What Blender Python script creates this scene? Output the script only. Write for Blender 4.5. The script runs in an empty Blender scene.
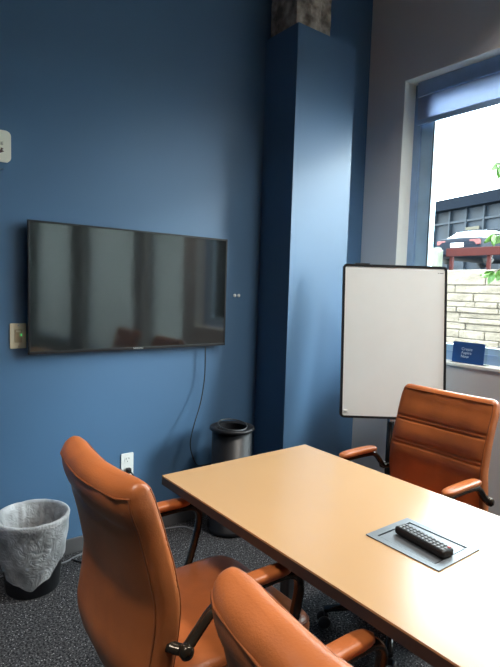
import bpy, bmesh, math, random
from mathutils import Vector, Matrix
random.seed(7)
PI = math.pi
C = bpy.context.scene.collection
R = math.radians

# ------------------------------------------------------------------ materials
def new_mat(name):
    m = bpy.data.materials.new(name); m.use_nodes = True
    nt = m.node_tree; b = nt.nodes['Principled BSDF']
    return m, nt, b

def noise_mix(nt, b, c1, c2, scale, detail=3, lo=.35, hi=.65, stretch=None):
    tc = nt.nodes.new('ShaderNodeTexCoord'); mp = nt.nodes.new('ShaderNodeMapping')
    if stretch: mp.inputs['Scale'].default_value = stretch
    n = nt.nodes.new('ShaderNodeTexNoise'); n.inputs['Scale'].default_value = scale
    n.inputs['Detail'].default_value = detail
    r = nt.nodes.new('ShaderNodeValToRGB')
    r.color_ramp.elements[0].position = lo; r.color_ramp.elements[0].color = (*c1, 1)
    r.color_ramp.elements[1].position = hi; r.color_ramp.elements[1].color = (*c2, 1)
    nt.links.new(tc.outputs['Object'], mp.inputs['Vector'])
    nt.links.new(mp.outputs['Vector'], n.inputs['Vector'])
    nt.links.new(n.outputs['Fac'], r.inputs['Fac'])
    nt.links.new(r.outputs['Color'], b.inputs['Base Color'])
    return n, mp

def bump(nt, b, scale, strength, dist=.002, detail=3):
    tc = nt.nodes.new('ShaderNodeTexCoord')
    n = nt.nodes.new('ShaderNodeTexNoise'); n.inputs['Scale'].default_value = scale; n.inputs['Detail'].default_value = detail
    bp = nt.nodes.new('ShaderNodeBump'); bp.inputs['Strength'].default_value = strength; bp.inputs['Distance'].default_value = dist
    nt.links.new(tc.outputs['Object'], n.inputs['Vector'])
    nt.links.new(n.outputs['Fac'], bp.inputs['Height'])
    nt.links.new(bp.outputs['Normal'], b.inputs['Normal'])

def mat(name, col, rough=.5, metal=0, spec=.5, var=.06, scale=8, bmp=0, bscale=80, coat=0):
    m, nt, b = new_mat(name)
    c1 = tuple(max(0, c*(1-var)) for c in col); c2 = tuple(min(1, c*(1+var)) for c in col)
    noise_mix(nt, b, c1, c2, scale)
    b.inputs['Roughness'].default_value = rough; b.inputs['Metallic'].default_value = metal
    b.inputs['Specular IOR Level'].default_value = spec
    if coat: b.inputs['Coat Weight'].default_value = coat; b.inputs['Coat Roughness'].default_value = .2
    if bmp: bump(nt, b, bscale, bmp)
    return m

M = {}
M['navy'] = mat('navy_paint', (.072, .155, .275), .42, spec=.45, var=.03, scale=1.5, bmp=.12, bscale=140)
M['grey_wall'] = mat('warm_grey_paint', (.66, .655, .65), .6, spec=.3, var=.02, scale=1.5, bmp=.1, bscale=140)
M['jamb'] = mat('window_jamb_paint', (.82, .85, .81), .5, var=.02)
M['ceiling'] = mat('ceiling_grey', (.30, .30, .31), .8)
M['rear_wall'] = mat('pale_grey_paint', (.55, .55, .54), .7)
M['baseboard'] = mat('rubber_baseboard', (.10, .10, .105), .45)
M['leather'] = mat('cognac_leather', (.45, .132, .037), .34, spec=.5, var=.16, scale=7, bmp=.25, bscale=260)
M['piping'] = mat('leather_piping', (.30, .085, .024), .4, var=.1)
M['black_metal'] = mat('black_enamel_metal', (.016, .015, .015), .22, spec=.6)
M['bronze'] = mat('bronze_black_metal', (.045, .036, .026), .2, metal=.6)
M['black_plastic'] = mat('black_plastic', (.012, .012, .014), .42, spec=.35)
M['dark_plastic'] = mat('charcoal_plastic', (.03, .032, .037), .4)
M['laminate'] = mat('maple_laminate', (.49, .30, .15), .22, spec=.42, var=.015, scale=3)
M['edge'] = mat('brown_edge_band', (.032, .025, .026), .5)
M['table_leg'] = mat('graphite_steel', (.07, .075, .08), .4, metal=.3)
M['plate'] = mat('brushed_grey_metal', (.15, .165, .18), .42, metal=.5)
M['white_plastic'] = mat('white_plastic', (.80, .82, .80), .4, var=.01)
M['cream_plastic'] = mat('cream_plastic', (.74, .65, .47), .4, var=.02)
M['cream_light'] = mat('pale_cream_plastic', (.88, .85, .72), .4, var=.02)
M['tan_plastic'] = mat('tan_plastic', (.50, .40, .25), .4, var=.02)
M['whiteboard'] = mat('whiteboard_enamel', (.78, .80, .79), .25, spec=.5, var=.01)
M['frame_haze_blue'] = mat('hazed_window_metal', (.28, .43, .66), .38, metal=.2)  # frame colour lightened and blued to hold the glare haze of the window
M['frame_light'] = mat('pale_window_metal', (.42, .60, .74), .38, metal=.2)
M['chrome'] = mat('chrome', (.7, .7, .7), .15, metal=1)
M['cord_black'] = mat('black_cord', (.012, .012, .014), .5)
M['cord_grey'] = mat('grey_cord', (.16, .17, .19), .5)
M['sign_blue'] = mat('royal_blue_card', (.012, .062, .22), .3)
M['sign_text'] = mat('pale_blue_lettering', (.55, .68, .85), .5)
M['dark_text'] = mat('dark_print', (.10, .05, .04), .5)
M['grey_text'] = mat('silver_print', (.6, .6, .6), .5)
M['button'] = mat('grey_buttons', (.16, .17, .18), .5)
M['red'] = mat('red_button', (.5, .02, .02), .4)
M['car_blue'] = mat('dark_blue_car_paint', (.003, .005, .010), .6, spec=.08)
M['car_glass'] = mat('car_window_glass', (.16, .18, .19), .15, spec=.8)
M['tyre'] = mat('tyre_rubber', (.02, .02, .02), .8)
M['tail'] = mat('tail_light_red', (.09, .007, .007), .5)
M['rail_red'] = mat('faded_red_rail', (.03, .005, .004), .7, spec=.1)
M['post_pale'] = mat('pale_concrete_post', (.09, .10, .075), .8)
M['fascia'] = mat('dark_roof_metal', (.003, .005, .009), .8, spec=.05)
M['facade_glass'] = mat('facade_dark_glass', (.009, .013, .019), .5, spec=.15, var=.5, scale=.6)
M['mullion'] = mat('facade_mullion', (.013, .018, .025), .6, spec=.2)
M['warm_panel'] = mat('ochre_panel', (.035, .030, .016), .7)
M['leaf'] = mat('green_leaf', (.075, .17, .02), .45, var=.3, scale=12)
M['bark'] = mat('grey_bark', (.14, .11, .08), .9, bmp=.5, bscale=60)
M['gravel'] = mat('pale_gravel', (.13, .12, .105), .9, var=.5, scale=40, bmp=.6, bscale=60)
M['asphalt'] = mat('asphalt', (.10, .10, .10), .9)

# screen
m, nt, b = new_mat('tv_screen_glass'); M['screen'] = m
noise_mix(nt, b, (.010, .012, .013), (.012, .014, .015), 2)
b.inputs['Roughness'].default_value = .07; b.inputs['Specular IOR Level'].default_value = .8
b.inputs['IOR'].default_value = 1.55

# carpet: charcoal loops with pale flecks
m, nt, b = new_mat('flecked_carpet'); M['carpet'] = m
n1, mp = noise_mix(nt, b, (.016, .017, .020), (.12, .122, .130), 125, 5, .42, .68)
n2 = nt.nodes.new('ShaderNodeTexVoronoi'); n2.inputs['Scale'].default_value = 95
nt.links.new(mp.outputs['Vector'], n2.inputs['Vector'])
rr = nt.nodes.new('ShaderNodeValToRGB'); rr.color_ramp.elements[0].position = .10; rr.color_ramp.elements[0].color = (1, 1, 1, 1)
rr.color_ramp.elements[1].position = .22; rr.color_ramp.elements[1].color = (0, 0, 0, 1)
nt.links.new(n2.outputs['Distance'], rr.inputs['Fac'])
n3 = nt.nodes.new('ShaderNodeTexNoise'); n3.inputs['Scale'].default_value = 70
nt.links.new(mp.outputs['Vector'], n3.inputs['Vector'])
mm = nt.nodes.new('ShaderNodeMath'); mm.operation = 'MULTIPLY'
r3 = nt.nodes.new('ShaderNodeValToRGB'); r3.color_ramp.elements[0].position = .42; r3.color_ramp.elements[1].position = .50
nt.links.new(n3.outputs['Fac'], r3.inputs['Fac'])
nt.links.new(rr.outputs['Color'], mm.inputs[0]); nt.links.new(r3.outputs['Color'], mm.inputs[1])
mx = nt.nodes.new('ShaderNodeMix'); mx.data_type = 'RGBA'
old = b.inputs['Base Color'].links[0].from_socket
nt.links.new(mm.outputs[0], mx.inputs[0]); nt.links.new(old, mx.inputs[6]); mx.inputs[7].default_value = (.55, .55, .57, 1)
nt.links.new(mx.outputs[2], b.inputs['Base Color'])
b.inputs['Roughness'].default_value = .95; b.inputs['Specular IOR Level'].default_value = .1
bump(nt, b, 160, .8, .004)

# raw concrete
m, nt, b = new_mat('raw_concrete'); M['concrete'] = m
noise_mix(nt, b, (.14, .12, .10), (.58, .51, .42), 14, 8, .35, .7)
b.inputs['Roughness'].default_value = .9; bump(nt, b, 28, 1.0, .02, 8)

# split-face stone blocks
m, nt, b = new_mat('stone_face'); M['stone'] = m
noise_mix(nt, b, (.080, .064, .046), (.155, .130, .100), 3.0, 6, .3, .7, (1, 1, 4))
b.inputs['Roughness'].default_value = .9; bump(nt, b, 14, 1.0, .03, 6)

# clear glass: thin pane, straight-through with Fresnel reflection
def glass(name, tint, refl=1.0):
    m = bpy.data.materials.new(name); m.use_nodes = True; nt = m.node_tree; nt.nodes.clear()
    o = nt.nodes.new('ShaderNodeOutputMaterial'); t = nt.nodes.new('ShaderNodeBsdfTransparent'); g = nt.nodes.new('ShaderNodeBsdfGlossy')
    f = nt.nodes.new('ShaderNodeFresnel'); f.inputs['IOR'].default_value = 1.3
    t.inputs['Color'].default_value = (*tint, 1); g.inputs['Roughness'].default_value = .02
    mx = nt.nodes.new('ShaderNodeMixShader')
    nt.links.new(f.outputs[0], mx.inputs[0]); nt.links.new(t.outputs[0], mx.inputs[1]); nt.links.new(g.outputs[0], mx.inputs[2])
    nt.links.new(mx.outputs[0], o.inputs['Surface'])
    return m
M['glass'] = glass('clear_window_glass', (.93, .97, .96))
M['acrylic'] = glass('clear_acrylic', (.9, .92, .9))

def sheer(name, col, tr, dif, var=.22):
    m = bpy.data.materials.new(name); m.use_nodes = True; nt = m.node_tree; nt.nodes.clear()
    o = nt.nodes.new('ShaderNodeOutputMaterial'); t = nt.nodes.new('ShaderNodeBsdfTransparent')
    d = nt.nodes.new('ShaderNodeBsdfDiffuse'); l = nt.nodes.new('ShaderNodeBsdfTranslucent'); g = nt.nodes.new('ShaderNodeBsdfGlossy')
    g.inputs['Roughness'].default_value = .25
    for n_ in (d, l): n_.inputs['Color'].default_value = (*col, 1)
    n = nt.nodes.new('ShaderNodeTexNoise'); n.inputs['Scale'].default_value = 16; n.inputs['Detail'].default_value = 4
    if var > .1:
        n.inputs['Distortion'].default_value = 1.2; n.inputs['Scale'].default_value = 9; n.inputs['Detail'].default_value = 2
        bp = nt.nodes.new('ShaderNodeBump'); bp.inputs['Strength'].default_value = .35; bp.inputs['Distance'].default_value = .03
        n4 = nt.nodes.new('ShaderNodeTexNoise'); n4.inputs['Scale'].default_value = 7; n4.inputs['Detail'].default_value = 1; n4.inputs['Distortion'].default_value = 3
        nt.links.new(n4.outputs['Fac'], bp.inputs['Height'])
        for q in (d, l, g): nt.links.new(bp.outputs['Normal'], q.inputs['Normal'])
    r = nt.nodes.new('ShaderNodeMapRange'); r.inputs[3].default_value = tr+var; r.inputs[4].default_value = tr-var; r.inputs[1].default_value = .3; r.inputs[2].default_value = .7
    tc = nt.nodes.new('ShaderNodeTexCoord'); nt.links.new(tc.outputs['Object'], n.inputs['Vector'])
    nt.links.new(n.outputs['Fac'], r.inputs[0])
    a1 = nt.nodes.new('ShaderNodeMixShader'); a1.inputs[0].default_value = dif
    a2 = nt.nodes.new('ShaderNodeMixShader'); a3 = nt.nodes.new('ShaderNodeMixShader'); a3.inputs[0].default_value = .05
    nt.links.new(l.outputs[0], a1.inputs[1]); nt.links.new(d.outputs[0], a1.inputs[2])
    nt.links.new(r.outputs[0], a2.inputs[0]); nt.links.new(a1.outputs[0], a2.inputs[1]); nt.links.new(t.outputs[0], a2.inputs[2])
    nt.links.new(a2.outputs[0], a3.inputs[1]); nt.links.new(g.outputs[0], a3.inputs[2])
    nt.links.new(a3.outputs[0], o.inputs['Surface'])
    return m
M['liner'] = sheer('thin_white_polythene', (.93, .95, .97), .45, .6)
M['shade'] = sheer('pale_blue_shade_fabric', (.42, .50, .66), .08, .4, .02)
M['shade_pale'] = sheer('pale_shade_fabric', (.66, .70, .69), .13, .3, .02)

m, nt, b = new_mat('green_led'); M['led'] = m
b.inputs['Base Color'].default_value = (.1, .8, .2, 1); b.inputs['Emission Color'].default_value = (.1, 1, .25, 1); b.inputs['Emission Strength'].default_value = 1.2

# ------------------------------------------------------------------ mesh helpers
def link(name, verts, faces, m, parent=None, smooth=False, loc=None):
    me = bpy.data.meshes.new(name); me.from_pydata([tuple(v) for v in verts], [], faces)
    bm = bmesh.new(); bm.from_mesh(me); bmesh.ops.recalc_face_normals(bm, faces=bm.faces); bm.to_mesh(me); bm.free()
    if smooth: me.shade_smooth()
    me.materials.append(M[m] if isinstance(m, str) else m)
    o = bpy.data.objects.new(name, me); C.objects.link(o)
    if parent: o.parent = parent
    if loc: o.location = loc
    return o

class MB:
    def __init__(s): s.v = []; s.f = []
    def add(s, v, f):
        k = len(s.v); s.v += [Vector(p) for p in v]; s.f += [[i+k for i in q] for q in f]; return s
    def box(s, x0, x1, y0, y1, z0, z1, bev=0, seg=2, mtx=None):
        bm = bmesh.new(); bmesh.ops.create_cube(bm, size=1)
        for v in bm.verts:
            v.co = Vector((x0+(v.co.x+.5)*(x1-x0), y0+(v.co.y+.5)*(y1-y0), z0+(v.co.z+.5)*(z1-z0)))
        if bev: bmesh.ops.bevel(bm, geom=bm.edges[:], offset=bev, segments=seg, profile=.5, affect='EDGES')
        if mtx: bmesh.ops.transform(bm, matrix=mtx, verts=bm.verts[:])
        bm.verts.index_update()
        s.add([v.co.copy() for v in bm.verts], [[v.index for v in f.verts] for f in bm.faces]); bm.free(); return s
    def tube(s, pts, r, n=8, caps=True, flat=1.0):
        pts = [Vector(p) for p in pts]; k = len(pts)
        rr = r if isinstance(r, (list, tuple)) else [r]*k
        t0 = (pts[1]-pts[0]).normalized()
        up = Vector((0, 0, 1)) if abs(t0.z) < .9 else Vector((1, 0, 0))
        nrm = (up - t0*up.dot(t0)).normalized(); v = []; f = []
        for i, p in enumerate(pts):
            t = ((pts[min(i+1, k-1)]-pts[max(i-1, 0)])).normalized()
            nrm = (nrm - t*nrm.dot(t)).normalized(); bn = t.cross(nrm)
            for j in range(n):
                a = 2*PI*j/n; v.append(p + nrm*(math.cos(a)*rr[i]*flat) + bn*(math.sin(a)*rr[i]))
        for i in range(k-1):
            for j in range(n): f.append([i*n+j, i*n+(j+1) % n, (i+1)*n+(j+1) % n, (i+1)*n+j])
        if caps: f.append(list(range(n))); f.append(list(range((k-1)*n, k*n)))
        return s.add(v, f)
    def lathe(s, prof, n=32, c=(0, 0, 0), caps=True):
        v = []; f = []
        for r, z in prof:
            for j in range(n): a = 2*PI*j/n; v.append(Vector((c[0]+r*math.cos(a), c[1]+r*math.sin(a), c[2]+z)))
        for i in range(len(prof)-1):
            for j in range(n): f.append([i*n+j, i*n+(j+1) % n, (i+1)*n+(j+1) % n, (i+1)*n+j])
        if caps:
            if prof[0][0] > 1e-5: f.append(list(range(n)))
            if prof[-1][0] > 1e-5: f.append(list(range((len(prof)-1)*n, len(prof)*n)))
        return s.add(v, f)
    def prism(s, pts, h, mtx=None):   # polygon in xy, extruded 0..h in z
        n = len(pts); v = [Vector((p[0], p[1], 0)) for p in pts]+[Vector((p[0], p[1], h)) for p in pts]
        if mtx: v = [mtx @ p for p in v]
        f = [list(range(n)), list(range(n, 2*n))]+[[i, (i+1) % n, n+(i+1) % n, n+i] for i in range(n)]
        return s.add(v, f)
    def build(s, name, m, parent=None, smooth=False, loc=None):
        o = link(name, s.v, s.f, m, parent, smooth, loc)
        return o

def rrect(w, h, r, n=6, cx=0, cy=0):
    p = []
    for sx, sy, a0 in ((1, 1, 0), (-1, 1, PI/2), (-1, -1, PI), (1, -1, 3*PI/2)):
        for i in range(n+1):
            a = a0+PI/2*i/n; p.append((cx+sx*(w/2-r)+r*math.cos(a), cy+sy*(h/2-r)+r*math.sin(a)))
    return p

def crm(pts, n=8):     # Catmull-Rom through points
    pts = [Vector(p) for p in pts]; P = [pts[0]*2-pts[1]]+pts+[pts[-1]*2-pts[-2]]; out = []
    for i in range(1, len(P)-2):
        for k in range(n):
            t = k/n; a, b_, c, d = P[i-1], P[i], P[i+1], P[i+2]
            out.append(.5*((2*b_)+(c-a)*t+(2*a-5*b_+4*c-d)*t*t+(3*b_-a-3*c+d)*t**3))
    out.append(pts[-1]); return out

def empty(name, loc, rz=0):
    o = bpy.data.objects.new(name, None); C.objects.link(o); o.location = loc; o.rotation_euler = (0, 0, rz); o.empty_display_size = .1
    return o
def tag(o, label, cat, group=None):
    o['label'] = label; o['category'] = cat
    if group: o['group'] = group
    return o
def struct(o): o['kind'] = 'structure'; return o
def text_mb(s, size, mtx, depth=.0006):
    cu = bpy.data.curves.new('lettering', 'FONT'); cu.body = s; cu.size = size; cu.extrude = depth; cu.align_x = 'LEFT'
    cu.space_line = 1.0; cu.resolution_u = 3
    ob = bpy.data.objects.new('lettering', cu); C.objects.link(ob); bpy.context.view_layer.update()
    me = bpy.data.meshes.new_from_object(ob.evaluated_get(bpy.context.evaluated_depsgraph_get()))
    mb = MB(); mb.add([mtx @ v.co for v in me.vertices], [list(p.vertices) for p in me.polygons])
    bpy.data.objects.remove(ob); bpy.data.curves.remove(cu); bpy.data.meshes.remove(me)
    return mb
def copy_tree(o, parent=None):
    c = o.copy(); C.objects.link(c)
    if parent: c.parent = parent
    for ch in list(o.children): copy_tree(ch, c)
    return c

# ------------------------------------------------------------------ the room
XL, XR, YB, YF, H = -2.3, 2.979, 2.565, -6.8, 3.7
struct(MB().box(XL-.2, XR+.2, YF-.2, YB+.2, -.12, 0).build('floor', 'carpet'))
struct(MB().box(XL-.2, XR+.2, YF-.2, YB+.2, H, H+.12).build('ceiling', 'ceiling'))
struct(MB().box(XL-.2, XR+.2, YB, YB+.2, 0, H).build('wall_back', 'navy'))
struct(MB().box(XL-.2, XL, YF-.2, YB, 0, H).build('wall_left', 'navy'))
struct(MB().box(XL, XR+.2, YF-.2, YF, 0, H).build('wall_front', 'rear_wall'))
ZS, ZT = .9605, 2.809
WIN = [(.14, 2.255), (-1.16, -.12), (-3.42, -1.44), (-6.4, -4.0)]
WZ = [(ZS, ZT), (.3, 3.2), (.3, 3.2), (.3, 3.2)]
w = MB()
ys = [YB] + [v for a, b_ in WIN for v in (b_, a)] + [YF]
for i in range(0, len(ys), 2): w.box(XR, XR+.24, ys[i+1], ys[i], 0, H)
for (a, b_), (z0, z1) in zip(WIN, WZ): w.box(XR, XR+.24, a, b_, 0, z0-.02); w.box(XR, XR+.24, a, b_, z1, H)
struct(w.build('wall_right', 'grey_wall'))
for i, (a, b_) in enumerate(WIN):
    z0, z1 = WZ[i]
    root = struct(empty('window_%d' % (i+1), (3.10, (a+b_)/2, z0)))
    c = (a+b_)/2; h = z1-z0; wd = (b_-a)/2
    # white reveal lining and sill
    l = MB(); l.box(-.121, .0, -wd, -wd+.004, 0, h); l.box(-.121, .0, wd-.004, wd, 0, h); l.box(-.121, .0, -wd, wd, h-.004, h)
    l.build('window_reveal', 'jamb', root)
    MB().box(-.127, .0, -wd, wd, -.02, 0.0, .003).build('window_sill', 'jamb', root)
    f = MB(); f.box(0, .09, wd-.055, wd, 0, h); f.box(0, .09, -wd, -wd+.055, 0, h)
    f.box(0, .09, -wd, wd, h-.11, h); f.box(0, .09, -wd, wd, 0, .06)
    f.build('window_frame', 'frame_haze_blue', root)
    g = MB(); g.box(.02, .08, wd-.155, wd-.055, .06, h-.11); g.box(.02, .08, -wd+.055, -wd+.13, .06, h-.11)
    g.box(.02, .08, -wd+.13, wd-.155, .06, .10)
    g.build('sash_frame', 'frame_light', root)
    sh = MB(); sh.box(.015, .02, wd-.158, wd-.150, .06, h-.11); sh.build('glazing_bead', 'dark_plastic', root)
    MB().box(.048, .053, -wd+.12, wd-.15, .09, h-.10).build('window_pane', 'glass', root)

# roller shades: the visible window has its shade nearly rolled up, the others are drawn
def roller(i, z_low, label, fab='shade'):
    a, b_ = WIN[i]; ZT = WZ[i][1]; r = empty('roller_shade', (3.078, (a+b_)/2, ZT-.005)); wd = (b_-a)/2-.045
    MB().box(-.018, .014, -wd, wd, -.095, 0, .004).build('shade_cassette', 'frame_haze_blue', r)
    MB().box(-.001, .001, -wd, wd, z_low-ZT, -.07).build('shade_fabric', fab, r)
    MB().box(-.008, .008, -wd, wd, z_low-ZT-.035, z_low-ZT, .003).build('hem_bar', 'frame_haze_blue', r)
    tag(r, label, 'roller shade'); return r
roller(0, 2.565, 'rolled up translucent blue roller shade at the top of the window beside the whiteboard')
for k, lb in ((1, 'narrowest lowered pale roller shade, second window from the whiteboard'), (2, 'lowered pale roller shade on the third window from the whiteboard'), (3, 'widest lowered pale roller shade, on the window farthest from the whiteboard')):
    roller(k, .40, lb, 'shade_pale')

# boxed-in corner column, blue up to a ragged concrete top
CX0, CX1, CY, CT = 2.0286, 2.5134, 2.281, 2.888
struct(MB().box(CX0, CX1, CY, YB, 0, CT).build('trim_1', 'navy'))
# exposed concrete above: rough faced
bm = MB(); nx, nz = 10, 26
def rough_pillar(x0, x1, y0, y1, z0, z1):
    v = []; f = []; per = []
    for k in range(14): per.append((x0+(x1-x0)*k/14, y0))
    for k in range(8): per.append((x1, y0+(y1-y0)*k/8))
    for k in range(14): per.append((x1-(x1-x0)*k/14, y1))
    for k in range(8): per.append((x0, y1-(y1-y0)*k/8))
    n = len(per)
    for i in range(nz+1):
        z = z0+(z1-z0)*i/nz
        for j, (x, y) in enumerate(per):
            d = .012*random.random()
            if 5 <= j <= 9: d += .014*math.sin(i*1.7+j)       # broken middle rib
            cx, cy = (x0+x1)/2, (y0+y1)/2
            v.append((x+(cx-x)*d*2, y+(cy-y)*d*2+(.0 if 4 < j < 10 else .012), z))
    for i in range(nz):
        for j in range(n): f.append([i*n+j, i*n+(j+1) % n, (i+1)*n+(j+1) % n, (i+1)*n+j])
    f.append(list(range(n))); return v, f
v, f = rough_pillar(CX0-.002, 2.30, CY+.004, 2.515, CT, H)
struct(link('trim_2', v, f, 'concrete'))

b_ = MB(); b_.box(XL, CX0, YB-.012, YB, 0, .078, .003); struct(b_.build('baseboard_back', 'baseboard'))
b_ = MB(); b_.box(CX0-.012, CX0, CY-.012, YB-.012, 0, .078, .003); b_.box(CX0, CX1+.012, CY-.012, CY, 0, .078, .003)
b_.box(CX1, CX1+.012, CY, YB-.012, 0, .078, .003); b_.box(CX1+.012, XR, YB-.012, YB, 0, .078, .003); struct(b_.build('baseboard_column', 'baseboard'))
b_ = MB(); b_.box(XR-.012, XR, YF, YB-.012, 0, .078, .003); struct(b_.build('baseboard_right', 'baseboard'))

# ------------------------------------------------------------------ television
TX0, TX1, TZ0, TZ1, TY = .6357, 1.7457, 1.0443, 1.6668, 2.515
tv = empty('television', ((TX0+TX1)/2, YB, (TZ0+TZ1)/2)); hw, hh = (TX1-TX0)/2, (TZ1-TZ0)/2; d = TY-YB
tag(tv, 'large black flat-screen television mounted on the navy wall', 'television')
MB().box(-hw+.01, hw-.01, d+.012, d+.03, -hh+.01, hh-.01, .004).build('back_shell', 'black_plastic', tv)
fr = MB(); t = .009
for a in ((-hw, hw, hh-t, hh), (-hw, hw, -hh, -hh+t*1.5), (-hw, -hw+t, -hh, hh), (hw-t, hw, -hh, hh)):
    fr.box(a[0], a[1], d, d+.014, a[2], a[3], .001)
fr.build('bezel', 'black_plastic', tv)
MB().box(-hw+.006, hw-.006, d+.003, d+.012, -hh+.008, hh-.006).build('screen', 'screen', tv)
MB().box(-.28, .28, d+.03, -.002, -.2, .2, .003).build('wall_bracket', 'black_plastic', tv)
lm = Matrix.Translation((-.032, d-.0005, -hh+.0035)) @ Matrix.Rotation(PI/2, 4, 'X')
lg = text_mb('SAMSUNG', .0125, lm).build('maker_mark', 'grey_text', tv)

# ------------------------------------------------------------------ small wall things
sw = empty('light_switch', (.602, YB, 1.130)); tag(sw, 'cream dimmer switch plate with green light beside the television', 'switch')
MB().prism(rrect(.070, .117, .004), .006, Matrix.Rotation(PI/2, 4, 'X')).build('wall_plate', 'cream_plastic', sw)
MB().prism(rrect(.030, .062, .003), .010, Matrix.Rotation(PI/2, 4, 'X')).build('dimmer_paddle', 'tan_plastic', sw)
MB().box(-.010, .010, -.012, -.009, .018, .026).build('rocker_tab', 'cream_plastic', sw)
MB().box(.0105, .0135, -.0125, -.009, .000, .010).build('indicator_light', 'led', sw)
for z in (-.048, .048): MB().lathe([(.003, 0), (.0025, .0015)], 10, (0, 0, 0)).build('screw', 'chrome', sw, loc=(0, -.006, z)).rotation_euler = (PI/2, 0, 0)

ou = empty('wall_outlet', (1.153, YB, .412)); tag(ou, 'white duplex power outlet low on the navy wall behind the left chair', 'outlet')
MB().prism(rrect(.070, .124, .004), .006, Matrix.Rotation(PI/2, 4, 'X')).build('wall_plate', 'white_plastic', ou)
for z in (.028, -.028):
    s_ = MB().prism(rrect(.034, .034, .012, cy=z), .008, Matrix.Rotation(PI/2, 4, 'X')).build('socket', 'white_plastic', ou)
    q = MB(); q.box(-.009, -.007, -.0086, -.007, z+.001, z+.010); q.box(.006, .009, -.0086, -.007, z+.001, z+.010); q.box(-.002, .002, -.0086, -.007, z-.012, z-.007)
    q.build('slots', 'dark_plastic', s_)

al = empty('fire_alarm', (.494, YB, 1.974)); tag(al, 'cream alarm box on the navy wall at the left edge, above the switch', 'alarm')
o = MB(); o.prism(rrect(.150, .135, .022), .045, Matrix.Rotation(PI/2, 4, 'X')); o.build('housing', 'cream_light', al)
o = MB(); o.prism(rrect(.118, .100, .014), .030, Matrix.Rotation(PI/2, 4, 'X')); o.build('lower_block', 'navy', al, loc=(0, 0, -.045))  # shallower wall-coloured block that shows below the housing
lm = Matrix.Translation((.010, -.0455, .004)) @ Matrix.Rotation(PI/2, 4, 'X')
text_mb('FIRE', .018, lm).build('red_lettering', 'dark_text', al)
MB().prism([(-.002, 0), (.004, .012), (.01, .004), (.014, .016), (.024, .012), (.018, .006), (.026, .0), (.010, -.008)], .001, Matrix.Translation((.020, -.0455, -.024)) @ Matrix.Rotation(PI/2, 4, 'X')).build('symbol', 'dark_text', al)
for k, x in enumerate((1.842, 1.872)):
    an = MB().lathe([(.010, 0), (.010, .004), (.004, .007)], 14).build('wall_anchor', 'white_plastic', loc=(x, YB, 1.340)); an.rotation_euler = (PI/2, 0, 0)
    tag(an, ('left' if k == 0 else 'right')+' of two tiny white anchors in the navy wall right of the television', 'wall anchor', 'wall anchors beside the television')

# ------------------------------------------------------------------ cables
pts = crm([(1.615, 2.53, 1.09), (1.615, 2.525, 1.00), (1.612, 2.522, .86), (1.575, 2.50, .72), (1.515, 2.47, .60), (1.487, 2.46, .50), (1.510, 2.46, .41), (1.560, 2.47, .355), (1.70, 2.50, .34), (1.84, 2.52, .30), (1.90, 2.54, .20)], 8)
c = MB(); c.tube(pts[5:], .0032, 8); tag(c.build('television_cable', 'cord_black', smooth=True), 'black cable hanging from the television and looping behind the tall black bin', 'cable')
c = empty('plugged_cable', (1.153, YB, .38)); tag(c, 'black cable plugged into the white wall outlet', 'cable')
MB().box(-.013, .013, -.036, -.0095, -.012, .016, .005).build('plug', 'black_plastic', c)
p = crm([(0, -.034, 0), (.006, -.055, -.006), (.022, -.056, -.04), (.045, -.045, -.14), (.055, -.045, -.28), (.03, -.06, -.365), (-.06, -.09, -.3755), (-.2, -.13, -.3755), (-.27, -.15, -.3755), (-.31, -.10, -.3755), (-.33, -.06, -.3755)], 8)
MB().tube(p, .0038, 8).build('flex', 'cord_black', c, True)
p = crm([(.30, 2.50, .006), (.55, 2.515, .006), (.76, 2.475, .006), (.86, 2.505, .006), (1.0, 2.53, .006), (1.25, 2.535, .006), (1.45, 2.50, .006), (1.50, 2.42, .006)], 8)
tag(MB().tube(p, .0045, 8).build('floor_cord', 'cord_grey', smooth=True), 'pale grey cord lying on the carpet along the dark baseboard', 'cord')

# ------------------------------------------------------------------ waste bin with liner
BX, BY, BH = .612, 2.368, .335
wb = empty('waste_bin', (BX, BY, 0)); tag(wb, 'small round black waste bin at the left edge holding a white liner', 'bin')
MB().lathe([(.0, .004), (.10, .004), (.108, .0), (.113, .004), (.149, BH-.012), (.155, BH-.012), (.155, BH), (.147, BH), (.110, .012), (0, .012)], 48, caps=False).build('bin_body', 'dark_plastic', wb, True)
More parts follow.
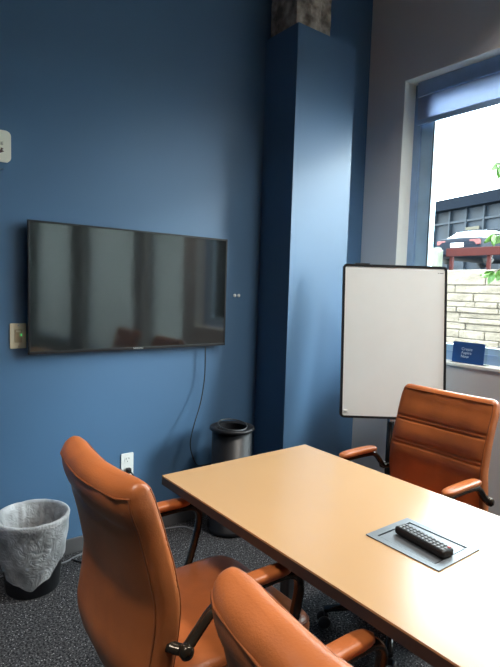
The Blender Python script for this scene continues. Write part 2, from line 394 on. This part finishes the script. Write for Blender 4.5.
# the liner: one skin outside (folded over), one inside, crinkled
def liner():
    n = 96; v = []; f = []; rings = []
    def wob(a, k, amp): return amp*(math.sin(a*7+k*1.3)+.6*math.sin(a*13+2*k)+.5*math.sin(a*23-k))
    def drop(a):   # how far the cuff hangs, deeper at the front left
        return .17+.10*max(0, math.cos(a-R(250)))+.018*math.sin(a*3+1)+.008*math.sin(a*9)
    outer = 12
    for i in range(outer+1):
        t = 1-i/outer
        row = []
        for j in range(n):
            a = 2*PI*j/n; z = BH+.004-drop(a)*t; r = .115+(.152-.113)*(z/BH)+.006
            r += wob(a, i*.5, .0022)*(t*.9+.2)+ (.006*t*max(0, math.sin(a*2+.6)))
            row.append((r*math.cos(a), r*math.sin(a), z))
        rings.append(row)
    for r_, z_ in ((.156, BH+.010), (.149, BH+.010), (.143, BH-.004), (.136, BH-.04), (.128, BH-.09), (.118, BH-.15), (.104, BH-.21), (.086, BH-.26), (.05, BH-.285), (.01, BH-.29)):
        row = []
        for j in range(n):
            a = 2*PI*j/n; w_ = wob(a, z_*40, .008 if z_ < BH-.01 else .0012)
            lump = .04*max(0, math.cos(a-R(205)))**3 if z_ < BH-.01 and z_ > BH-.2 else 0
            r = max(.004, r_-abs(w_)-lump); row.append((r*math.cos(a), r*math.sin(a), z_+w_*.6))
        rings.append(row)
    for row in rings: v += row
    for i in range(len(rings)-1):
        for j in range(n): f.append([i*n+j, i*n+(j+1) % n, (i+1)*n+(j+1) % n, (i+1)*n+j])
    return v, f
v, f = liner()
ln = link('bin_liner', v, f, 'liner', None, True, (BX, BY, 0)); tag(ln, 'crinkled translucent white bag folded over the rim of the small bin', 'bin liner')

# ------------------------------------------------------------------ tall black bin in the corner
t2 = empty('tall_bin', (1.685, 2.335, 0)); tag(t2, 'tall black cylindrical bin with a ring opening in the corner by the column', 'bin')
MB().lathe([(0, .002), (.122, .002), (.128, .008), (.128, .03), (.113, .035), (.113, .585), (.109, .585), (.109, .05), (0, .05)], 48, caps=False).build('bin_body', 'black_plastic', t2, True)
MB().lathe([(.085, .590), (.092, .600), (.118, .604), (.126, .600), (.128, .590), (.121, .584), (.108, .582), (.090, .584), (.085, .590)], 48, caps=False).build('rim', 'black_plastic', t2, True)
rg = MB(); rg.tube([(.083*math.cos(2*PI*k/40), .083*math.sin(2*PI*k/40)-.004, .612+.012*math.sin(2*PI*k/40)) for k in range(41)], .0035, 8, False); rg.build('bag_ring', 'table_leg', t2, True)
MB().lathe([(.084, .598), (.082, .50), (.06, .30), (.0, .26)], 32, caps=False).build('inner_bag', 'black_plastic', t2, True)

# ------------------------------------------------------------------ conference table
TBX0, TBX1, TBY0, TBY1, TZ = .815, 1.4819, -.30, 1.5284, .74
tb = empty('conference_table', ((TBX0+TBX1)/2, (TBY0+TBY1)/2, 0)); hx, hy = (TBX1-TBX0)/2, (TBY1-TBY0)/2
tag(tb, 'long rectangular maple-topped conference table with dark edge band in the room centre', 'table')
GX, GY = 1.148-(TBX0+TBX1)/2, .740-(TBY0+TBY1)/2
tp = MB(); g0, g1, g2, g3 = GX-.080, GX+.080, GY-.098, GY+.098     # the top is cut out for the hatch
zt0 = TZ-.005
tp.box(-hx, g0, -hy, hy, zt0, TZ); tp.box(g1, hx, -hy, hy, zt0, TZ); tp.box(g0, g1, -hy, g2, zt0, TZ); tp.box(g0, g1, g3, hy, zt0, TZ)
tp.build('tabletop', 'laminate', tb)
MB().box(-hx-.0005, hx+.0005, -hy-.0005, hy+.0005, TZ-.032, zt0).build('edge_band', 'edge', tb)
for s in (1, -1):
    y = s*(hy-.30)
    lg = MB(); lg.box(-.030, .030, y-.022, y+.022, .05, TZ-.06, .006); lg.build('leg', 'table_leg', tb)
    MB().box(-.28, .28, y-.028, y+.028, .012, .05, .010).build('foot_bar', 'table_leg', tb)
    MB().box(-.27, .27, y-.03, y+.03, TZ-.062, TZ-.032, .004).build('top_bracket', 'table_leg', tb)
    for x in (-.25, .25): MB().lathe([(.02, 0), (.02, .012)], 16, (x, y, 0)).build('glide', 'chrome', tb)
MB().box(-.02, .02, -hy+.32, hy-.32, TZ-.10, TZ-.062, .003).build('stretcher', 'table_leg', tb)

ph = empty('power_hatch', (1.148, .740, TZ)); tag(ph, 'grey metal power hatch set flush in the tabletop under the remote', 'power hatch')
q = MB(); a, b2, i1, i2 = .090, .108, .070, .086
for x in ((-a, a, -b2, -i2), (-a, a, i2, b2), (-a, -i1, -i2, i2), (i1, a, -i2, i2)): q.box(x[0], x[1], x[2], x[3], .0002, .003)
q.build('hatch_frame', 'plate', ph)
MB().box(-.0665, .0665, -.0825, .0825, -.003, .0012).build('hatch_lid', 'plate', ph)
MB().box(-.070, .070, -.086, .086, -.004, -.0031).build('shadow_gap', 'black_plastic', ph)

# remote control on the hatch, pointing along the table's length
def remote():
    a = Vector((1.148, .808)); b2 = Vector((1.130, .652))
    r = empty('remote_control', ((a.x+b2.x)/2, (a.y+b2.y)/2, TZ+.003), math.atan2(b2.y-a.y, b2.x-a.x))
    tag(r, 'black television remote with rows of buttons lying on the table hatch', 'remote control')
    L = (b2-a).length/2
    MB().box(-L, L, -.021, .021, 0, .020, .006, 3).build('case', 'black_plastic', r)
    for i in range(12):
        for j in range(3):
            red = (i == 11 and j == 2)
            x = -L+.014+i*.0122
            MB().box(x-.0038, x+.0038, (j-1)*.0115-.0042, (j-1)*.0115+.0042, .0195, .0222, .001, 1).build('button', 'red' if red else 'button', r)
    return r
remote()

# ------------------------------------------------------------------ office chairs
def chair():
    t = empty('office_chair', (0, 0, 0))
    # back: spine in (x, z) with thickness and half width per station; it faces +x
    st = [(-0.328, 0.938, 0.076, 0.222), (-0.320, 0.908, 0.086, 0.226), (-0.304, 0.860, 0.084, 0.226), (-0.286, 0.800, 0.086, 0.225), (-0.270, 0.735, 0.090, 0.226),
          (-0.258, 0.670, 0.092, 0.227), (-0.260, 0.610, 0.094, 0.229), (-0.268, 0.550, 0.094, 0.229), (-0.274, 0.500, 0.092, 0.230), (-0.261, 0.450, 0.088, 0.228), (-0.228, 0.400, 0.080, 0.222), (-0.181, 0.368, 0.062, 0.212)]
    S = crm([(a, b_, 0) for a, b_, _, _ in st], 6); W = crm([(c_, d_, 0) for _, _, c_, d_ in st], 6)
    n = 56; rings = []; seams = (.815, .800, .712, .697)
    def ring(i, sc=1.0, off=0.0):
        p = S[i]; q0 = S[max(i-1, 0)]; q1 = S[min(i+1, len(S)-1)]; tg = (q0-q1).normalized()      # upward
        nx_, nz_ = tg.y, -tg.x                                                                     # forward normal
        th, hw_ = W[i].x/2*sc, W[i].y*(1-(1-sc)*.12); row = []
        for j in range(n):
            a = 2*PI*j/n; ca, sa = math.cos(a), math.sin(a); e = .30
            y = hw_*math.copysign(abs(sa)**e, sa); u = th*math.copysign(abs(ca)**.62, ca)
            # the front face dishes slightly, the rear bellies out
            u += (-.030*(1-(y/hw_)**2) if ca > 0 else -.026*(1-(y/hw_)**2))*(1 if sc > .5 else 1)
            if ca > .2:
                for s in seams:
                    u -= .0055*math.exp(-((p.y-s)/.0042)**2)*max(0, 1-(y/hw_)**8)
                u += .004*math.sin((p.y-.70)*PI/.1)**2*(1-(y/hw_)**4)
            elif ca < -.2: u += .006*math.exp(-((p.y-.862)/.016)**2)*(1-(y/hw_)**4)
            row.append((p.x+nx_*u+tg.x*off, y, p.y+nz_*u+tg.y*off))
        return row
    # refine stations near seams by using many stations
    for k, (sc, off) in enumerate(((.12, .024), (.45, .022), (.72, .017), (.90, .009))): rings.append(ring(0, sc, off))
    # dense resample
    dense = []
    SS, WW = [], []
    for i in range(len(S)-1):
        for k in range(3):
            SS.append(S[i].lerp(S[i+1], k/3)); WW.append(W[i].lerp(W[i+1], k/3))
    SS.append(S[-1]); WW.append(W[-1]); S[:] = SS; W[:] = WW
    for i in range(len(S)): rings.append(ring(i))
    for sc in (.8, .4): rings.append(ring(len(S)-1, sc, -.012*(1.2-sc)))
    v = [p for r_ in rings for p in r_]; f = []
    for i in range(len(rings)-1):
        for j in range(n): f.append([i*n+j, i*n+(j+1) % n, (i+1)*n+(j+1) % n, (i+1)*n+j])
    f.append(list(range(n))); f.append(list(range((len(rings)-1)*n, len(rings)*n)))
    bk = link('backrest', v, f, 'leather', t, True)
    # piping: welts along both front corners of the back and over its top, and round the rear panel
    def welt(front):
        j0 = 9 if front else 19
        N = len(S); off = 4                                    # rings[off + i] belongs to station i
        def at_(i, j):
            r_ = rings[off+i]; p = Vector(r_[j % n]); c_ = sum((Vector(q) for q in r_), Vector())/n
            return p+(p-c_).normalized()*.0005
        path = [at_(i, j0) for i in range(N-20, 0, -5)]
        rng = range(j0, -j0-1, -3) if front else range(j0, n-j0+1, 3)
        path += [at_(0, j) for j in rng]
        path += [at_(i, -j0) for i in range(1, N-19, 5)]
        return path
    for fr_ in (True, False):
        MB().tube(crm(welt(fr_), 3), .0024, 6).build('piping', 'piping', bk, True)
    # seat
    ns = 48; rows = []
    prof = [(.40, -.030), (.80, -.036), (.95, -.030), (1.0, -.012), (1.0, .012), (.965, .028), (.88, .036), (.6, .038), (.25, .037)]
    for sc, dz in prof:
        row = []
        for j in range(ns):
            a = 2*PI*j/ns; e = .33
            x = .236*sc*math.copysign(abs(math.cos(a))**e, math.cos(a)); y = .228*sc*math.copysign(abs(math.sin(a))**e, math.sin(a))
            drop = -.030*max(0, (x-.15)/.105)**2
            row.append((x-.006, y, .435+dz+drop+(.010*(x*x*6+y*y*3) if dz > .02 else 0)))
        rows.append(row)
    v = [p for r_ in rows for p in r_]; f = []
    for i in range(len(rows)-1):
        for j in range(ns): f.append([i*ns+j, i*ns+(j+1) % ns, (i+1)*ns+(j+1) % ns, (i+1)*ns+j])
    f.append(list(range(ns))); f.append(list(range((len(rows)-1)*ns, len(rows)*ns)))
    se = link('seat', v, f, 'leather', t, True)
    w_ = []
    for j in range(ns+1):
        a = 2*PI*j/ns; e = .33; x = .233*math.copysign(abs(math.cos(a))**e, math.cos(a)); y = .225*math.copysign(abs(math.sin(a))**e, math.sin(a))
        w_.append((x-.006, y, .435+.023-.030*max(0, (x-.15)/.105)**2))
    MB().tube(w_, .003, 6, False).build('piping', 'piping', se, True)
    # arms
    for s in (1, -1):
        y = .250*s
        path = crm([(-.262, .222*s, .575), (-.235, y, .572), (-.205, y, .595), (-.165, y, .634), (-.125, y, .648), (-.03, y, .651), (.05, y, .650), (.092, y, .640), (.112, y, .612), (.108, y, .560), (.085, y, .48), (.06, y*.97, .425), (.03, y*.80, .392)], 5)
        ar = MB().tube(path, .0155, 12, True, .75).build('arm_frame', 'bronze', t, True)
        MB().lathe([(.0, -.006), (.014, -.006), (.017, 0), (.017, .014), (.012, .020), (0, .021)], 20).build('arm_joint', 'bronze', ar, True, (-.236, y+s*.004, .572)).rotation_euler = (-s*PI/2, 0, 0)
        pad = []
        nn = 20
        for i in range(17):
            u = i/16; x = -.165+.245*u; taper = (1-abs(2*u-1)**7)**.5 if 0 < u < 1 else .05
            row = []
            for j in range(nn):
                a = 2*PI*j/nn; yy = .0235*taper*math.copysign(abs(math.cos(a))**.6, math.cos(a)); zz = .0125*max(taper, .2)*math.copysign(abs(math.sin(a))**.7, math.sin(a))
                row.append((x, y+yy, .668+zz+.003*math.sin(u*PI)))
            pad.append(row)
        v = [p for r_ in pad for p in r_]; f = []
        for i in range(16):
            for j in range(nn): f.append([i*nn+j, i*nn+(j+1) % nn, (i+1)*nn+(j+1) % nn, (i+1)*nn+j])
        f.append(list(range(nn))); f.append(list(range(16*nn, 17*nn)))
        link('arm_pad', v, f, 'leather', t, True)
    # under-seat gear, gas column, star base, casters
    MB().box(-.10, .10, -.08, .08, .355, .402, .010).build('tilt_mechanism', 'black_plastic', t)
    MB().lathe([(.026, .09), (.026, .22), (.018, .225), (.018, .357)], 20).build('gas_column', 'black_metal', t, True)
    MB().lathe([(.0, .065), (.045, .065), (.048, .10), (.034, .125), (0, .128)], 24).build('hub', 'black_metal', t, True)
    for k in range(5):
        a = R(36+72*k); ca, sa = math.cos(a), math.sin(a)
        lgp = [(ca*d_, sa*d_, z) for d_, z in ((.03, .098), (.12, .092), (.21, .080), (.28, .072))]
        MB().tube(lgp, [.024, .021, .017, .015], 10, True, .8).build('base_leg', 'black_metal', t, True)
        cs = MB(); cs.tube([(ca*.27, sa*.27, .070), (ca*.27, sa*.27, .045)], .007, 8); cs.box(-.008, .008, -.016, .016, .028, .056, .005, 2, Matrix.Translation((ca*.27, sa*.27, 0)) @ Matrix.Rotation(a, 4, 'Z'))
        ca_o = cs.build('caster', 'black_plastic', t, True)
        for s in (1, -1):
            wl = MB(); wl.lathe([(.0, -.008), (.020, -.008), (.026, -.004), (.026, .004), (.020, .008), (0, .008)], 20)
            wm = wl.build('caster_wheel', 'dark_plastic', ca_o, True, (ca*.27-sa*s*.021+ca*.01, sa*.27+ca*s*.021+sa*.01, .026)); wm.rotation_euler = (PI/2, 0, a)
    return t
ch = chair(); grp = 'cognac leather office chairs around the table'
ch.location = (.800, 1.192, 0)
tag(ch, 'cognac leather office chair on the left, nearest the waste bin, its back to us', 'chair', grp)
for x, y, rz, lb in ((.765, .395, 0, 'cognac leather office chair cut off by the bottom edge, nearest the camera'),
                     (1.735, 1.240, PI, 'cognac leather office chair across the table, facing us in front of the whiteboard'),
                     (1.80, .30, PI, 'cognac leather office chair on the window side, mostly past the right edge')):
    c_ = copy_tree(ch); c_.location = (x, y, 0); c_.rotation_euler = (0, 0, rz); c_['label'] = lb; c_['group'] = grp

# ------------------------------------------------------------------ whiteboard on a stand
n2 = Vector((.609, .793, 0)).normalized(); side = Vector((.793, -.609, 0))
tl = Vector((2.2985, 2.1123, 1.546)); bw, bh_ = .612, .900; lean = .115
up = (Vector((0, 0, math.sqrt(bh_**2-lean**2)))+n2*lean).normalized(); nb = side.cross(up)*-1
nb = up.cross(side); 
cen = tl+side*bw/2-up*bh_/2
wbd = empty('whiteboard_easel', (cen.x, cen.y, 0)); tag(wbd, 'white dry-erase board with black frame on a black easel stand', 'whiteboard')
BM = Matrix((( side.x, up.x, nb.x, 0), (side.y, up.y, nb.y, 0), (side.z, up.z, nb.z, cen.z), (0, 0, 0, 1)))   # local x=side y=up z=towards viewer or away
if nb.dot(n2) > 0: sgn = -1
else: sgn = 1
def BT(z0): return BM @ Matrix.Translation((0, 0, z0))
MB().prism(rrect(bw-.01, bh_-.01, .018), .012*sgn, BT(0)).build('writing_surface', 'whiteboard', wbd)
fo = rrect(bw, bh_, .022); fi = rrect(bw-.026, bh_-.026, .012); nfr = len(fo); v = []; f = []
for z in (-.006*sgn, .016*sgn):
    for P in (fo, fi): v += [BM @ Vector((p[0], p[1], z)) for p in P]
for i in range(nfr):
    j = (i+1) % nfr
    f += [[i, j, nfr+j, nfr+i], [2*nfr+i, 2*nfr+j, 3*nfr+j, 3*nfr+i], [i, j, 2*nfr+j, 2*nfr+i], [nfr+i, nfr+j, 3*nfr+j, 3*nfr+i]]
link('board_frame', v, f, 'black_plastic', wbd)
q = MB(); q.box(.252, .258, .408, .411, .0122*sgn, .0130*sgn); q.box(.262, .284, .408, .411, .0122*sgn, .0130*sgn); q.v = [BM @ p for p in q.v]; q.build('small_print', 'dark_plastic', wbd)
q = MB(); q.box(-.285, -.262, -.412, -.404, .012*sgn, .019*sgn, .001); q.v = [BM @ p for p in q.v]; q.build('corner_clip', 'white_plastic', wbd)
q = MB(); q.box(-.235, -.150, bh_/2, bh_/2+.007, -.004*sgn, .008*sgn, .002); q.v = [BM @ p for p in q.v]; q.build('top_clip', 'dark_plastic', wbd)
# post and tripod in coordinates relative to the board centre (behind the board: +n2)
pb = n2*.02+up*0; low = -up*(bh_/2)
ptop = Vector((0, 0, cen.z))+n2*.045; pbot = Vector((low.x, low.y, cen.z+low.z))+n2*.02
ax = pbot.copy(); 
MB().tube([ptop+Vector((0, 0, .25))+n2*.03, ptop, pbot], .014, 12).build('back_mast', 'black_metal', wbd, True)
MB().tube([pbot+Vector((0, 0, .05)), Vector((pbot.x, pbot.y, .26))], [.021, .021], 14).build('post', 'black_metal', wbd, True)
q = MB(); q.box(-.018, .018, -bh_/2-.014, -bh_/2+.0, .000, .022*sgn, .002); q.v = [BM @ p for p in q.v]; q.build('release_clip', 'chrome', wbd)
for a in (R(100), R(220), R(340)):
    e = Vector((pbot.x+.30*math.cos(a), pbot.y+.30*math.sin(a), .012))
    lgo = MB().tube([Vector((pbot.x, pbot.y, .30)), e], [.012, .010], 10).build('leg', 'black_metal', wbd, True)
    MB().lathe([(.016, -.012), (.016, .006), (.011, .016)], 12, tuple(e)).build('foot', 'black_plastic', lgo, True)

# ------------------------------------------------------------------ sign on the window sill
sg = empty('desk_sign', (3.012, 1.700, ZS)); tag(sg, 'small blue sign in a clear acrylic holder on the window sill', 'sign')
Y = Matrix(((0, 0, 1, 0), (-1, 0, 0, 0), (0, 1, 0, 0), (0, 0, 0, 1)))   # local x -> -Y, y -> Z, z -> X
sm = Matrix.Rotation(R(4), 4, 'Y') @ Y
MB().prism(rrect(.208, .130, .008, cy=.068), .004, Matrix.Translation((-.002, 0, 0)) @ sm).build('sign_card', 'sign_blue', sg)
MB().prism(rrect(.228, .132, .008, cx=.006, cy=.067), .003, Matrix.Translation((.004, 0, 0)) @ sm).build('acrylic_back', 'acrylic', sg)
MB().box(-.002, .045, -.118, .106, 0.0, .003).build('acrylic_foot', 'acrylic', sg)
ltr = MB()
for k, s in enumerate(('Create', 'Aspire', 'Now')):
    q = text_mb(s, .026, Matrix.Translation((-.0035, 0, 0)) @ sm @ Matrix.Translation((-.045, .082-k*.023, 0)), .0004); ltr.add(q.v, q.f)
ltr.build('lettering', 'sign_text', sg)

# ------------------------------------------------------------------ outside
struct(MB().box(XR+.24, 7.0, -8, 14, -.3, -.1).build('ground', 'gravel'))
def sq(x): return 1.74+(x-7.0)*.058
v = [(7.25, -12, 1.70), (60, -12, sq(60)), (60, 45, sq(60)), (7.25, 45, 1.70), (7.25, -12, -.3), (60, -12, -.3), (60, 45, -.3), (7.25, 45, -.3)]
v[1] = (60, -12, sq(60)); 
struct(link('parking_ground', v, [[0, 1, 2, 3], [4, 5, 6, 7], [0, 1, 5, 4], [1, 2, 6, 5], [2, 3, 7, 6], [3, 0, 4, 7]], 'gravel'))
# retaining wall of split stone: blocks as one wall, mortar joints as gaps
rs = random.Random(3); wl = MB(); z = -.3
while z < 1.70:
    h = rs.choice((.08, .10, .12, .15)); 
    if z+h > 1.66: h = 1.76-z
    y = -4+rs.random()*.3
    while y < 11:
        L = rs.uniform(.28, .85); dx = rs.uniform(-.018, .018)
        if rs.random() < .22 and h > .14:
            wl.box(7.0+dx, 7.25, y+.004, y+L-.004, z+.003, z+h/2-.003, .012, 1); wl.box(7.0-dx, 7.25, y+.004, y+L-.004, z+h/2+.003, z+h-.003, .012, 1)
        else: wl.box(7.0+dx, 7.25, y+.004, y+L-.004, z+.003, z+h-.003, .012, 1)
        y += L
    z += h
tag(wl.build('retaining_wall', 'stone'), 'pale split-stone retaining wall outside the window', 'wall')
M['mortar'] = mat('mortar', (.06, .05, .04), .9)
MB().box(7.03, 7.24, -4, 11, -.3, 1.72).build('mortar_core', 'mortar', bpy.data.objects['retaining_wall'])

# parked car seen from behind
def car():
    c = empty('parked_car', (18.4, 11.1, sq(18.4)+.24), R(2)); tag(c, 'dark blue sedan parked behind the red rail, seen from the rear', 'car')
    # local: -x is the rear (towards the window), y is width
    half = .92
    def loft(stations, name, m, par=c):
        v = []; f = []; n = None
        for x, hwid, z0, z1 in stations:
            sec = [(-hwid, z0), (-hwid*1.02, z0+(z1-z0)*.45), (-hwid*.97, z0+(z1-z0)*.85), (-hwid*.86, z1), (0, z1+.02), (hwid*.86, z1), (hwid*.97, z0+(z1-z0)*.85), (hwid*1.02, z0+(z1-z0)*.45), (hwid, z0), (0, z0-.02)]
            n = len(sec); v += [(x, y, z) for y, z in sec]
        for i in range(len(stations)-1):
            for j in range(n): f.append([i*n+j, i*n+(j+1) % n, (i+1)*n+(j+1) % n, (i+1)*n+j])
        f.append(list(range(n))); f.append(list(range((len(stations)-1)*n, len(stations)*n)))
        return link(name, v, f, m, par, True)
    loft([(-.02, .72, .36, .78), (.04, .84, .28, .92), (.30, .91, .22, .97), (1.2, .92, .20, .96), (3.2, .92, .20, .95), (4.2, .88, .22, .80), (4.6, .70, .30, .66)], 'body', 'car_blue')
    loft([(.40, .74, .90, .98), (1.05, .68, .93, 1.32), (1.7, .66, .93, 1.40), (2.5, .66, .93, 1.38), (3.3, .74, .90, .97)], 'cabin', 'car_glass')
    loft([(1.05, .62, 1.31, 1.345), (1.7, .62, 1.39, 1.425), (2.5, .62, 1.37, 1.405)], 'roof', 'car_blue')
    MB().box(-.045, -.015, -.26, .26, .60, .76, .01).build('licence_plate', 'white_plastic', c)
    for s in (1, -1): MB().box(-.01, .08, s*.50, s*.86, .70, .86, .02) .build('tail_light', 'tail', c)
    MB().box(-.10, .10, -.80, .80, .32, .52, .03).build('bumper', 'car_blue', c)
    for x in (.85, 3.65):
        for s in (1, -1):
            wl_ = MB(); wl_.lathe([(0, -.1), (.2, -.1), (.32, -.09), (.32, .09), (.2, .1), (0, .1)], 24)
            o = wl_.build('wheel', 'tyre', c, True, (x, s*.82, .32)); o.rotation_euler = (PI/2, 0, 0)
            MB().lathe([(0, -.105), (.19, -.105), (.19, .105), (0, .105)], 20).build('hubcap', 'chrome', o)
car()
rl = empty('guard_rail', (16.6, 9.7, sq(16.6)+.0)); tag(rl, 'long faded red guard rail in front of the parked car', 'guard rail')
MB().box(-.05, .05, -4.0, .70, .45, .73, .02).build('rail_beam', 'rail_red', rl)
for y in (-3.6, -2.2, -.8, .55): MB().box(.05, .15, y-.06, y+.06, -.02, .70, .01).build('post', 'rail_red', rl)
po = MB(); po.box(-.16, .16, -.27, .27, 0, .72, .04); po.box(-.12, .12, -.22, .22, .72, .78, .02)
tag(po.build('utility_post', 'post_pale', loc=(16.4, 10.77, sq(16.4)-.01)), 'short pale green post at the left end of the red guard rail', 'post')

# glass-fronted building beyond
p0 = Vector((25.6, 20.0, 0)); p1 = Vector((22.4, 8.0, 0)); d_ = (p1-p0); L = d_.length; gz = sq(24)-.2
bd = empty('office_building', (p0.x, p0.y, gz), math.atan2(d_.y, d_.x)); tag(bd, 'low glass-fronted building with a dark flat roof across the car park', 'building')
TH = 6.34-gz   # fascia top
MB().box(0, L, .0, 6, TH-.55, TH, .01).build('roof_fascia', 'fascia', bd)
MB().box(0, L, .55, .75, 0, TH-.55).build('facade_glass', 'facade_glass', bd)
mu = MB()
for k in range(0, 12): mu.box(k*L/11-.05, k*L/11+.05, .40, .55, 0, TH-.55)
mu.box(0, L, .42, .55, 1.0, 1.1); mu.box(0, L, .42, .55, 2.6, 2.7); mu.build('mullions', 'mullion', bd)
MB().box(L*.46, L*.53, .36, .40, .8, 2.3).build('ochre_panel', 'warm_panel', bd)
MB().box(0, L, .8, 6, 0, TH-.56).build('core', 'fascia', bd)

# young tree by the glass
tr = empty('young_tree', (3.95, 1.15, -.1)); tag(tr, 'leafy green tree branch hanging outside the window at the right edge', 'tree')
b2 = MB(); b2.tube(crm([(0, 0, 0), (.03, .02, .9), (0, .1, 1.7), (-.05, .22, 2.3), (-.1, .30, 2.9)], 6), [.03]*6+[.025]*6+[.018]*6+[.012]*6+[.008], 8)
twigs = []
for a_, b3 in (((0, .1, 1.75), (-.35, .74, 1.92)), ((0, .12, 1.8), (-.35, .73, 1.66)), ((-.04, .2, 2.25), (-.33, .78, 2.42)), ((0, .1, 1.6), (.25, -.4, 2.0)), ((-.05, .2, 2.3), (.1, -.3, 2.7))):
    a_, b3 = Vector(a_), Vector(b3); mid = (a_+b3)/2+Vector((0, 0, .06)); pp = crm([a_, mid, b3], 6); twigs.append(pp); b2.tube(pp, .004, 6)
b2.build('trunk', 'bark', tr, True)
lf = random.Random(11); k = 0
def leaf_mesh():
    o = []; f = []; N = 6
    for i in range(N+1):
        u = i/N; w_ = .024*math.sin(PI*min(1, u*.97+.03))**.8*(1.15-.4*u)
        o += [(u*.085, -w_, -.006*math.sin(u*PI)), (u*.085, 0, -.012*u*u), (u*.085, w_, -.006*math.sin(u*PI))]
    for i in range(N):
        for j in (0, 1): f.append([i*3+j, i*3+j+1, (i+1)*3+j+1, (i+1)*3+j])
    return o, f
lv, lfc = leaf_mesh(); mb = MB()
for pp in twigs:
    for p in pp[4:]:
        for _ in range(3):
            mtx = Matrix.Translation(p) @ Matrix.Rotation(lf.uniform(0, 2*PI), 4, 'Z') @ Matrix.Rotation(lf.uniform(.2, 1.3), 4, 'Y') @ Matrix.Rotation(lf.uniform(-1, 1), 4, 'X')
            s_ = lf.uniform(.85, 1.35); mb.add([mtx @ (Vector(q)*s_) for q in lv], lfc)
mb.build('foliage', 'leaf', tr, True)

# ------------------------------------------------------------------ light
S_SKY = 12.0
wd_ = bpy.data.worlds.new('World'); bpy.context.scene.world = wd_; wd_.use_nodes = True
bg = wd_.node_tree.nodes['Background']; bg.inputs['Color'].default_value = (.86, .94, 1.0, 1); bg.inputs['Strength'].default_value = S_SKY
def area(name, loc, rot, sx, sy, power, col=(1, 1, 1), portal=False):
    l = bpy.data.lights.new(name, 'AREA'); l.shape = 'RECTANGLE'; l.size = sx; l.size_y = sy; l.energy = power; l.color = col
    l.cycles.is_portal = portal
    o = bpy.data.objects.new(name, l); C.objects.link(o); o.location = loc; o.rotation_euler = rot; return o
for (a, b_), (z0, z1) in zip(WIN, WZ):
    area('window_portal', (3.215, (a+b_)/2, (z0+z1)/2), (0, PI/2, 0), z1-z0, b_-a, 1, portal=True)
sl = bpy.data.lights.new('hazy_sun', 'SUN'); sl.energy = 9.0; sl.angle = R(24); sl.color = (.93, .97, 1)
so = bpy.data.objects.new('hazy_sun', sl); C.objects.link(so)
el = R(26); sd = Vector((.63*math.cos(el), -.777*math.cos(el), math.sin(el)))      # towards the sun
so.rotation_euler = sd.to_track_quat('Z', 'Y').to_euler(); so.location = sd*30
# ceiling lamps of the room, above the frame
for x, y, pw, spr in ((-.35, .75, 12, 78), (2.30, .6, 33, 116), (-.45, -2.6, 10, 90), (2.30, -2.6, 8, 100)):
    a_ = area('ceiling_downlight', (x, y, H-.05), (0, 0, 0), .45, .45, pw, (1, .93, .84)); a_.data.spread = R(spr)

# ------------------------------------------------------------------ camera
yaw, pitch, roll, hgt, fpx = .6548, .0846, .0307, 1.3779, 516.08
cy, sy = math.cos(yaw), math.sin(yaw)
f0 = Vector((sy, cy, 0)); r0 = Vector((cy, -sy, 0)); u0 = Vector((0, 0, 1))
fw = math.cos(pitch)*f0-math.sin(pitch)*u0; u_ = math.sin(pitch)*f0+math.cos(pitch)*u0
r_ = math.cos(roll)*r0+math.sin(roll)*u_; u2 = -math.sin(roll)*r0+math.cos(roll)*u_
cd = bpy.data.cameras.new('Camera'); cam = bpy.data.objects.new('Camera', cd); C.objects.link(cam)
cam.matrix_world = Matrix(((r_.x, u2.x, -fw.x, 0), (r_.y, u2.y, -fw.y, 0), (r_.z, u2.z, -fw.z, hgt), (0, 0, 0, 1)))
cd.sensor_fit = 'HORIZONTAL'; cd.sensor_width = 36; cd.lens = fpx/500*36; cd.clip_start = .05; cd.clip_end = 300
sc = bpy.context.scene; sc.camera = cam
sc.view_settings.view_transform = 'Standard'; sc.view_settings.look = 'None'; sc.view_settings.gamma = 1; sc.view_settings.use_curve_mapping = False
sc.view_settings.exposure = 0.70
sc.cycles.use_denoising = True; sc.cycles.max_bounces = 10; sc.cycles.diffuse_bounces = 6; sc.cycles.transparent_max_bounces = 16
sc.cycles.sample_clamp_indirect = 8
